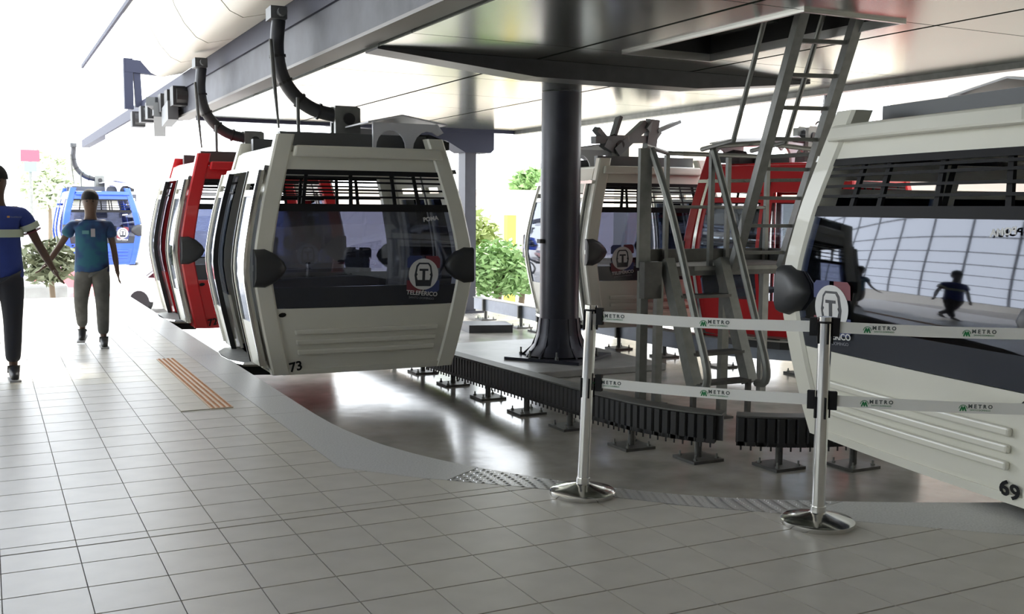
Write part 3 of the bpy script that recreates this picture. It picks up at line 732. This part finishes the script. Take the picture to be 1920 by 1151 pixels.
b1, u1 = barrier('barrier_post', 2.712, 4.551, (.037, 0.0), 'polished steel barrier post between the pillar foot and the left end of the belts')
b2, u2 = barrier('barrier_post', 3.456, 3.634, (.004, 0.0), 'polished steel barrier post in front of the cabin numbered 69')
b3, u3 = barrier('barrier_post', 4.40, 2.98, (0, 0), 'polished steel barrier post beyond the right frame edge')
MB().box(-.02, .02, -.002, .002, -.028, .028).obj('sticker', PRW, b1).location = (.037 * .9 + .008, -.034, .915)
def belt(pa, pb, za, zb, label, marks):
    a = Vector((*pa, za)); b = Vector((*pb, zb)); d = b - a; L = d.length; n = Vector((d.y, -d.x, 0)).normalized()
    if n.y > 0: n = -n
    t0 = .05 / L; root = empty('barrier_belt', a); tag(root, label, 'belt', 'white printed barrier belts'); inv = Matrix.Translation(-a); h = .026
    pts = [a + d * (t0 + (1 - 2 * t0) * k / 16) - Vector((0, 0, .008 * math.sin(PI * k / 16))) for k in range(17)]
    mb = MB().rings([[p + n * .0012 + Vector((0, 0, h)), p - n * .0012 + Vector((0, 0, h)), p - n * .0012 - Vector((0, 0, h)), p + n * .0012 - Vector((0, 0, h))] for p in pts])
    o = mb.obj('webbing', BELT, root); o.matrix_parent_inverse = inv
    for t in (t0, 1 - t0):
        c = a + d * t; dd = d.normalized(); o = MB().bar(c - dd * .016, c + dd * .016, .03, .085).obj('belt_clip', BLACK, root); o.matrix_parent_inverse = inv
    for tm in marks:
        p = a + d * tm - Vector((0, 0, .008 * math.sin(PI * tm))) + n * .0022; X = d.normalized(); Zv = n; Yv = Zv.cross(X)
        if Yv.z < 0: X = -X; Yv = Zv.cross(X)
        Mx = Matrix((X, Yv, Zv)).transposed().to_4x4(); Mx.translation = p
        def pr(poly, m_, nm): o = MB().prism(poly, 0, .0006, T=lambda v: Mx @ Vector(v)).obj(nm, m_, root); o.matrix_parent_inverse = inv
        arc = [(-.062 + .019 * math.cos(q), -.006 + .019 * math.sin(q)) for q in lin(0, PI, 10)] + [(-.062 + .016 * math.cos(q), -.006 + .016 * math.sin(q)) for q in lin(PI, 0, 10)]
        pr(arc, GREEN, 'emblem_arc')
        pr([(-.078, -.017), (-.070, .006), (-.065, .006), (-.062, -.002), (-.059, .006), (-.054, .006), (-.046, -.017), (-.053, -.017), (-.056, -.006), (-.060, -.017), (-.064, -.017), (-.068, -.006), (-.071, -.017)], GREEN, 'emblem_letter')
        o = text('M E T R O', .024, INK, root, Mx @ Matrix.Translation((.013, .006, 0)), .0004, bold=.0008); o.matrix_parent_inverse = inv
        o = text('SANTO DOMINGO', .0105, GREEN, root, Mx @ Matrix.Translation((.013, -.011, 0)), .0004); o.matrix_parent_inverse = inv
P1 = (2.712 + .034, 4.551); P2 = (3.456, 3.634); P3 = (4.40, 2.98)
belt(P1, P2, .929, .938, 'upper white printed belt between the two steel posts', (.10, .56))
belt(P1, P2, .587, .594, 'lower white printed belt between the two steel posts', (.09, .57))
belt(P2, P3, .938, .93, 'upper white printed belt running off to the right of the right post', (.22, .60))
belt(P2, P3, .594, .585, 'lower white printed belt running off to the right of the right post', (.22, .60))

# ------------------------------------------------------------ people
def skin(name, verts, edges, m, parent=None, root=0, sub=2, loc=None):
    me = bpy.data.meshes.new(name); me.from_pydata([v[:3] for v in verts], edges, []); me.materials.append(m)
    o = bpy.data.objects.new(name, me); COL.objects.link(o)
    s = o.modifiers.new('skin', 'SKIN'); s.use_smooth_shade = True; s.branch_smoothing = .6
    for i, v in enumerate(verts):
        r = v[3]; me.skin_vertices[0].data[i].radius = (r, r) if not isinstance(r, tuple) else r
        me.skin_vertices[0].data[i].use_root = (i == root)
    sb = o.modifiers.new('sub', 'SUBSURF'); sb.levels = sub; sb.render_levels = sub
    if parent: o.parent = parent
    return o
def chain(V, E, start, pts):
    p = start
    for q in pts:
        V.append(q); E.append((p, len(V) - 1)); p = len(V) - 1
    return p
def person(loc, rz, J, label, shirt_m, trousers_m, band=False, shorts=None):
    """J: joints in local frame, +y away from the face (figure looks to -y)"""
    V = [(0, 0, .94, (.13, .10))]; E = []
    sp_ = chain(V, E, 0, [(0, 0, 1.08, (.125, .085)), (0, 0, 1.24, (.145, .095)), (0, 0, 1.36, (.13, .085)), (0, 0, 1.44, (.075, .07)), (0, -.01, 1.49, (.062, .064)), (0, -.02, 1.545, (.078, .092)), (0, -.022, 1.62, (.092, .112)), (0, -.012, 1.70, (.084, .102)), (0, -.008, 1.75, (.045, .06))])
    hb = 3
    face = 7
    chain(V, E, face, [(0, -.115, 1.615, .013)])
    for s in (-1, 1):
        chain(V, E, face, [(s * .082, .0, 1.63, .014)])
    for s, k in ((-1, 'L'), (1, 'R')):
        sh, el, wr, hd = J['arm' + k]
        e = chain(V, E, hb, [(s * .16, 0, 1.395, .052), (*[(a + b) / 2 for a, b in zip((s * .185, 0, 1.38), el)], .043), (*el, .036), (*[(a + b) / 2 for a, b in zip(el, wr)], .036), (*wr, .024), (*hd, (.018, .034))])
        hv = (Vector(hd) - Vector(wr)).normalized(); side = Vector((0, -1, 0)); side = (side - hv * side.dot(hv)).normalized(); inn = hv.cross(side)
        for f, ln in ((-.026, .062), (-.009, .072), (.009, .068), (.026, .052)):
            b0 = Vector(hd) + side * -f; b1_ = b0 + hv * .045 ; b2_ = b1_ + hv * (ln - .03) + inn * (.012 * (1 if s < 0 else -1))
            chain(V, E, e, [(*b0, .010), (*b1_, .009), (*b2_, .0075)])
        t0 = Vector(wr).lerp(Vector(hd), .4) + side * .03; chain(V, E, e - 0, [(*t0, .011), (*(t0 + side * .02 + hv * .035), .0095), (*(t0 + side * .022 + hv * .06), .008)])
        hp, kn, an, toe = J['leg' + k]
        chain(V, E, 0, [(s * .085, 0, .90, .085), (*[(a + b) / 2 for a, b in zip((s * .09, 0, .9), kn)], .072), (*kn, .052), (*[(a + b) / 2 for a, b in zip(kn, an)], .050), (*an, .034), (*toe, .03)])
    body = skin('person', V, E, SKIN); body.location = loc; body.rotation_euler = (0, 0, rz); tag(body, label, 'person', 'people walking on the platform')
    # shirt
    V = [(0, 0, .80, (.205, .150))]; E = []
    top = chain(V, E, 0, [(0, 0, .86, (.205, .150)), (0, 0, 1.02, (.190, .140)), (0, 0, 1.14, (.188, .135)), (0, 0, 1.26, (.205, .140)), (0, 0, 1.37, (.18, .115)), (0, 0, 1.43, (.10, .09))])
    for s, k in ((-1, 'L'), (1, 'R')):
        el = J['arm' + k][1]; m_ = [(a * .42 + b * .58) for a, b in zip((s * .19, 0, 1.38), el)]
        chain(V, E, 5, [(s * .185, 0, 1.375, .078), (*m_, .072)])
    skin('shirt', V, E, shirt_m, body)
    # trousers
    V = [(0, 0, .96, (.15, .115))]; E = []
    for s, k in ((-1, 'L'), (1, 'R')):
        hp, kn, an, toe = J['leg' + k]
        chain(V, E, 0, [(s * .085, 0, .82, .118), (*[(a * .4 + b * .6) for a, b in zip((s * .09, 0, .9), kn)], .098), (*kn, .080), (*[(a + b) / 2 for a, b in zip(kn, an)], .072), (an[0], an[1], an[2] + .03, .060)])
    skin('trousers', V, E, trousers_m, body)
    for k in ('L', 'R'):
        hp, kn, an, toe = J['leg' + k]; a = Vector(an); t = Vector(toe); hz = (t - a); hz.z = 0; hz.normalize()
        heel = a - hz * .035; heel.z = an[2] - .055 if an[2] > .12 else .045
        V = [(a.x, a.y, a.z + .02, .048), (heel.x, heel.y, heel.z, .042), (*( (a + t) / 2 + Vector((0, 0, -.015))), .045), (t.x, t.y, max(t.z, .035), .038), (*(t + hz * .05 + Vector((0, 0, -.004))), .028)]
        skin('shoe', V, [(0, 1), (0, 2), (2, 3), (3, 4)], mat('shoe_black', (.02, .02, .022), .5), body)
        sole = MB().bar((heel.x - hz.x * .04, heel.y - hz.y * .04, max(.008, heel.z - .04)), (t.x + hz.x * .075, t.y + hz.y * .075, max(.008, t.z - .03)), .085, .016); sole.obj('sole', mat('shoe_sole', (.35, .35, .35), .6), body)
    # hair, eyes, mouth
    rings = []
    for k in range(7):
        t = k / 6 * PI * .52; rings.append([(.095 * math.sin(t) * math.cos(q) * (1.0), -.006 + .110 * math.sin(t) * math.sin(q) + .01, 1.655 + .118 * math.cos(t)) for q in [2 * PI * i / 16 for i in range(16)]])
    mb = MB().rings(rings[1:]).tube([(0, .055, 1.66), (0, .06, 1.60), (0, .045, 1.56)], [.068, .070, .05], 12)
    mb.obj('hair', HAIR, body, smooth=True)
    for s in (-1, 1):
        MB().lathe([(.001, -.010), (.009, -.006), (.012, 0), (.009, .006), (.001, .010)], (s * .030, -.098, 1.632), 8).obj('eye', HAIR, body, smooth=True)
        MB().box(s * .030 - .018, s * .030 + .018, -.112, -.102, 1.658, 1.664).obj('eyebrow', HAIR, body)
    MB().box(-.022, .022, -.103, -.095, 1.572, 1.580).obj('mouth', mat('lip', (.09, .03, .025), .5), body)
    return body
NAVY = mat('shirt_blue', (.030, .055, .26), .8, noise=.1, nscale=10)
JEAN = mat('jeans_grey', (.085, .085, .08), .85, noise=.35, nscale=7)
BTR = mat('trousers_black', (.018, .02, .03), .8)
teal = bpy.data.materials.new('shirt_tie_dye'); teal.use_nodes = True; nt = teal.node_tree; b = nt.nodes['Principled BSDF']; b.inputs['Roughness'].default_value = .85
tc = nt.nodes.new('ShaderNodeTexCoord'); n_ = nt.nodes.new('ShaderNodeTexNoise'); n_.inputs['Scale'].default_value = 5; cr_ = nt.nodes.new('ShaderNodeValToRGB')
cr_.color_ramp.elements[0].position = .35; cr_.color_ramp.elements[0].color = (.015, .02, .06, 1); cr_.color_ramp.elements[1].position = .62; cr_.color_ramp.elements[1].color = (.02, .11, .16, 1)
e_ = cr_.color_ramp.elements.new(.5); e_.color = (.02, .06, .16, 1)
nt.links.new(tc.outputs['Object'], n_.inputs['Vector']); nt.links.new(n_.outputs[0], cr_.inputs[0]); nt.links.new(cr_.outputs[0], b.inputs['Base Color'])
# walking man in the middle of the platform: faces the camera, local +x = his left = image right
J2 = dict(armL=((-.19, 0, 1.38), (-.33, .02, 1.13), (-.46, -.05, .94), (-.515, -.07, .89)), armR=((.19, 0, 1.38), (.235, .03, 1.10), (.265, -.05, .86), (.275, -.08, .79)),
          legL=((-.09, 0, .9), (-.13, .06, .50), (-.13, .42, .17), (-.14, .34, .05)), legR=((.09, 0, .9), (.10, -.03, .50), (.10, -.05, .10), (.11, -.19, .035)))
rz2 = -.10
m2 = person((.97, 11.62, 0), rz2, J2, 'walking person in dark blue and teal T-shirt and grey jeans, arm held out', teal, JEAN)
m2.scale = (.92, .92, .925)
def shirtprint(body, x0, x1, z0, z1, y, m_): MB().box(x0, x1, y - .004, y, z0, z1).obj('shirt_print', m_, body)
shirtprint(m2, .0, .045, 1.24, 1.33, -.125, mat('print_pale', (.35, .33, .36), .8)); shirtprint(m2, -.09, -.02, 1.27, 1.31, -.125, mat('print_teal', (.12, .28, .30), .8))
# man in uniform at the left frame edge
J1 = dict(armL=((-.19, 0, 1.38), (-.28, .0, 1.10), (-.30, -.03, .86), (-.30, -.04, .80)), armR=((.19, 0, 1.38), (.30, .03, 1.12), (.40, -.05, .92), (.44, -.08, .85)),
          legL=((-.09, 0, .9), (-.09, .12, .50), (-.07, .50, .17), (-.07, .42, .05)), legR=((.09, 0, .9), (.09, -.03, .50), (.08, -.04, .10), (.09, -.18, .035)))
m1 = person((.085, 9.75, 0), -.02, J1, 'person in blue work shirt with pale reflective band and black trousers, at left frame edge', NAVY, BTR)
m1.scale = (1.02, 1.02, 1.02)
REFL = mat('reflective_band', (.50, .56, .44), .5)
mb = MB().rings([[(.196 * math.cos(q), .138 * math.sin(q), z) for q in [2 * PI * k / 28 for k in range(28)]] for z in (1.175, 1.24)], cap=False)
mb.obj('reflective_band', REFL, m1, smooth=True)
el = Vector(J1['armR'][1]); s0 = Vector((.19, 0, 1.38)); c = s0.lerp(el, .45); dd = (el - s0).normalized()
MB().tube([c - dd * .025, c + dd * .025], .078, 16).obj('reflective_band', REFL, m1, smooth=True)
MB().tube([c + dd * .04, c + dd * .05], .076, 16).obj('sleeve_trim', PRR, m1, smooth=True)
MB().box(.075, .095, -.135, -.125, 1.335, 1.35).obj('chest_badge', mat('badge_orange', (.6, .3, .1), .6), m1)
text('TELEFÉRICO', .016, PRG, m1, Matrix.Translation((.14, -.128, 1.34)) @ Matrix.Rotation(PI / 2, 4, 'X'), .0005)

# ------------------------------------------------------------ outside
def crown(name, c, r, sq, n, m, parent=None, seed=0, leaf=.16):
    rnd = random.Random(seed); mb = MB()
    for _ in range(n):
        while True:
            v = Vector((rnd.uniform(-1, 1), rnd.uniform(-1, 1), rnd.uniform(-1, 1)))
            if v.length < 1: break
        rr = r * (.75 + .35 * rnd.random()); p = Vector(c) + Vector((v.x * rr, v.y * rr, v.z * rr * sq)); a = Vector((rnd.gauss(0, 1), rnd.gauss(0, 1), rnd.gauss(0, .6))).normalized(); b = a.cross(Vector((rnd.gauss(0, 1), rnd.gauss(0, 1), rnd.gauss(0, 1)))).normalized()
        s = leaf * (.6 + .8 * rnd.random()); mb.add([p - a * s, p + b * s * .35, p + a * s, p - b * s * .35], [(0, 1, 2, 3)])
    me = bpy.data.meshes.new(name); me.from_pydata(mb.v, [], mb.f); me.materials.append(m); o = bpy.data.objects.new(name, me); COL.objects.link(o)
    if parent: o.parent = parent
    return o
def tree(x, y, z0, h, r, label, seed, m=LEAF, cat='tree', name='tree', n=2600, leaf=.2, sq=.8):
    t = empty(name, (x, y, z0)); tag(t, label, cat, 'trees outside' if cat == 'tree' else 'shrubs beside the station')
    crown('crown', (0, 0, h - r * sq), r, sq, n, m, t, seed, leaf)
    MB().tube([(0, 0, 0), (.05, 0, h * .4), (0, .05, h - r * sq)], [.12 * r / 2 + .03, .08 * r / 2 + .03, .04], 8).obj('trunk', BARK, t)
    return t
LEAFP = mat('leaf_hazed', (.60, .66, .48), .7)  # haze and glare of the distance put into the leaf colour
LEAF2 = mat('leaf_yellow', (.30, .36, .12), .6, noise=.25, nscale=5)
# planting beside the pit, right of cabin 73
tree(9.2, 18.9, -.6, 1.45, .75, 'low bright green shrub right of the cabin numbered 73, behind the pit', 3, cat='shrub', name='shrub', n=2200, leaf=.10)
tree(10.2, 19.8, -.6, 1.1, .7, 'low spreading green plant left of the pillar foot, behind the pit', 4, cat='shrub', name='shrub', n=1800, leaf=.12, sq=.6)
tree(9.0, 20.4, -.6, 2.1, .9, 'yellow-green taller shrub right of the cabin numbered 73', 5, m=LEAF2, cat='shrub', name='shrub', n=2200, leaf=.12)
tree(11.6, 20.5, -.6, 1.0, .8, 'green leafy plant behind the foot of the dark pillar', 6, cat='shrub', name='shrub', n=1500, leaf=.12, sq=.6)
tag(MB().box(11.75, 12.0, 23.6, 23.8, -.95, 1.3).obj('yellow_post', YEL), 'yellow post behind the green shrubs left of the pillar', 'post')
wl2 = empty('garden_wall', (12, 27, -.95)); tag(wl2, 'long pale peach wall far behind the pillar and shrubs', 'wall')
o = MB().box(7, 26, 27, 27.3, -.95, 1.9).obj('wall_body', PEACH, wl2); o.matrix_parent_inverse = Matrix.Translation((-12, -27, .95))
o = MB().box(6.9, 26.1, 26.9, 27.4, 1.9, 2.0).obj('coping', PALE, wl2); o.matrix_parent_inverse = Matrix.Translation((-12, -27, .95))
tree(25.4, 48, -1.6, 5.0, 1.1, 'distant green tree just left of the pillar top', 8, n=3000, leaf=.4)
# building on the right beyond the cabins
bd = empty('station_building', (20, 22, -1)); inv = Matrix.Translation((-20, -22, 1)); tag(bd, 'pale building with beige columns beyond the parked cabins', 'building')
def B(mb, n, m_): o = mb.obj(n, m_, bd); o.matrix_parent_inverse = inv
B(MB().box(19.0, 44, 20.6, 21.0, -1, .6), 'plinth_wall', PALE)
B(MB().box(19.0, 44, 24, 24.4, 3.4, 4.2), 'lintel', PALE)
for x in (12.75, 14.6, 17.6, 21, 24.5, 28, 31.5): B(MB().box(x - .28, x + .28, 19.2, 19.75, -1, 6.2), 'column', TAN)
B(MB().box(12.4, 44, 19.0, 19.9, 6.2, 6.8), 'roof_beam', PALE)
for z in (2.6, 3.7): B(MB().box(15, 44, 19.9, 19.96, z, z + .04), 'railing_bar', PALE)
B(MB().box(17.0, 34, 12.6, 12.9, -1, 6.0), 'side_wall', PALE)
GRN = mat('pale_green_panel', (.48, .55, .48), .6)
for k in range(6): B(MB().box(17.2 + 1.6 * k, 18.7 + 1.6 * k, 12.55, 12.6, .4, 3.4), 'wall_panel', GRN)
# left background beyond the end of the platform
tag(MB().tube([(.20, 24.0, -1.6), (.10, 24.0, 9)], [.13, .09], 12).obj('lamp_column', GALV, smooth=True), 'pale grey tall pole at the left frame edge', 'pole')
tag(MB().box(.55, 1.30, 20.6, 21.6, -1.6, .02).obj('concrete_block', CONC, bevel=.05), 'pale grey concrete block at the far end of the platform behind the two walkers', 'block')
tree(.95, 19.3, -1.6, 2.5, .5, 'thin spiky shrub behind the hand of the uniformed walker', 11, cat='shrub', name='shrub', n=500, leaf=.12, m=mat('leaf_dry', (.14, .16, .09), .7))
def car(x, y, z, rz, m, label, name='car'):
    r = empty(name, (x, y, z), rz); tag(r, label, 'car', 'parked cars')
    Pf = [(-2.1, .35), (-2.15, .75), (-1.9, .92), (-1.45, .98), (-.95, 1.42), (.55, 1.46), (1.2, 1.02), (2.0, .86), (2.15, .55), (2.1, .3)]
    MB().prism(Pf, -.82, .82, T=lambda v: (v[0], v[2], v[1])).obj('body', m, r, bevel=.06)
    MB().prism([(-1.35, 1.0), (-.9, 1.38), (.5, 1.41), (1.05, 1.03)], -.835, .835, T=lambda v: (v[0], v[2], v[1])).obj('side_window', GLB, r)
    MB().prism([(.62, 1.40), (1.16, 1.06), (1.2, 1.07), (.66, 1.43)], -.7, .7, T=lambda v: (v[0], v[2], v[1])).obj('windscreen', GLB, r)
    for sx in (-1.3, 1.35):
        for sy in (-1, 1): MB().tube([(sx, sy * .62, .32), (sx, sy * .84, .32)], .32, 18).obj('wheel', RUB, r)
    for sy in (-.6, .6): MB().box(2.08, 2.17, sy - .15, sy + .15, .6, .75).obj('headlight', PRW, r)
    return r
car(1.75, 29.5, -1.6, 1.65, mat('car_red', (.5, .06, .07), .3, coat=.4), 'red parked car behind the two walkers')
car(5.4, 31.0, -1.6, 2.4, mat('car_white', (.65, .65, .66), .3, coat=.4), 'white parked car right of the walking man, under the blue cabin')
car(6.6, 38, -1.6, 2.0, mat('car_silver', (.35, .37, .42), .3, .4), 'silver parked car behind the white one under the blue cabin')
def moto(x, y, rz, label, m):
    r = empty('motorbike', (x, y, -1.6), rz); tag(r, label, 'motorbike', 'parked motorbikes')
    for sx in (-.62, .62):
        MB().rings([[(sx + (.30 + .045 * math.cos(q)) * math.cos(t), .045 * math.sin(q), .32 + (.30 + .045 * math.cos(q)) * math.sin(t)) for q in lin(0, 2 * PI, 6)[:-1]] for t in lin(0, 2 * PI, 18)], cap=False).obj('wheel', RUB, r)
    MB().tube([(-.6, 0, .35), (-.2, 0, .5), (.1, 0, .55), (.45, 0, .95)], [.05, .13, .14, .05], 8).tube([(.62, 0, .32), (.45, 0, .98)], .03, 8).obj('frame', m, r)
    MB().tube([(-.75, 0, .78), (-.4, 0, .80), (-.05, 0, .76)], [.05, .11, .08], 8).obj('seat', RUB, r)
    MB().tube([(.42, -.33, 1.04), (.46, 0, .99), (.42, .33, 1.04)], .016, 6).obj('handlebar', CHROME, r)
moto(4.3, 24.2, .5, 'dark parked motorbike right of the walking man', STEEL)
moto(5.4, 27.0, .9, 'blue parked motorbike right of the walking man, beneath the blue cabin', mat('bike_blue', (.05, .12, .4), .4))
tree(3.6, 72, -1.6, 6.6, 1.8, 'small distant washed-out tree above the heads of the two walkers', 21, n=1200, leaf=.3, m=LEAFP)
tree(3.1, 62, -1.6, 5.4, 1.7, 'small distant washed-out tree left of the blue cabin', 22, n=1200, leaf=.3, m=LEAFP)
hs = empty('distant_house', (7.9, 76, -1.6)); tag(hs, 'distant white house with a turquoise roof edge above the blue cabin', 'house')
MB().box(-2.2, 2.2, 0, 6, 0, 5.0).obj('walls', PALE, hs); MB().box(-2.4, 2.4, -.4, 6.4, 5.0, 5.5).obj('roof', mat('turquoise', (.35, .65, .66), .6), hs)
for k in range(2): MB().box(-1.6 + 1.9 * k, -.5 + 1.9 * k, -.05, .02, 2.2, 3.8).obj('window', SEAT, hs)
sg = empty('roadside_sign', (1.45, 40, -1.6)); tag(sg, 'small red and pale blue sign above the head of the uniformed walker', 'sign')
MB().box(-.3, .3, -.05, .05, 4.55, 4.95).obj('red_panel', mat('sign_red', (.7, .08, .12), .6), sg); MB().box(-.2, .2, -.05, .05, 4.2, 4.54).obj('blue_panel', mat('sign_blue', (.2, .55, .7), .6), sg)
MB().tube([(0, .1, 0), (0, .1, 4.6)], .06, 8).obj('pole', GALV, sg)
bpy.context.view_layer.update()
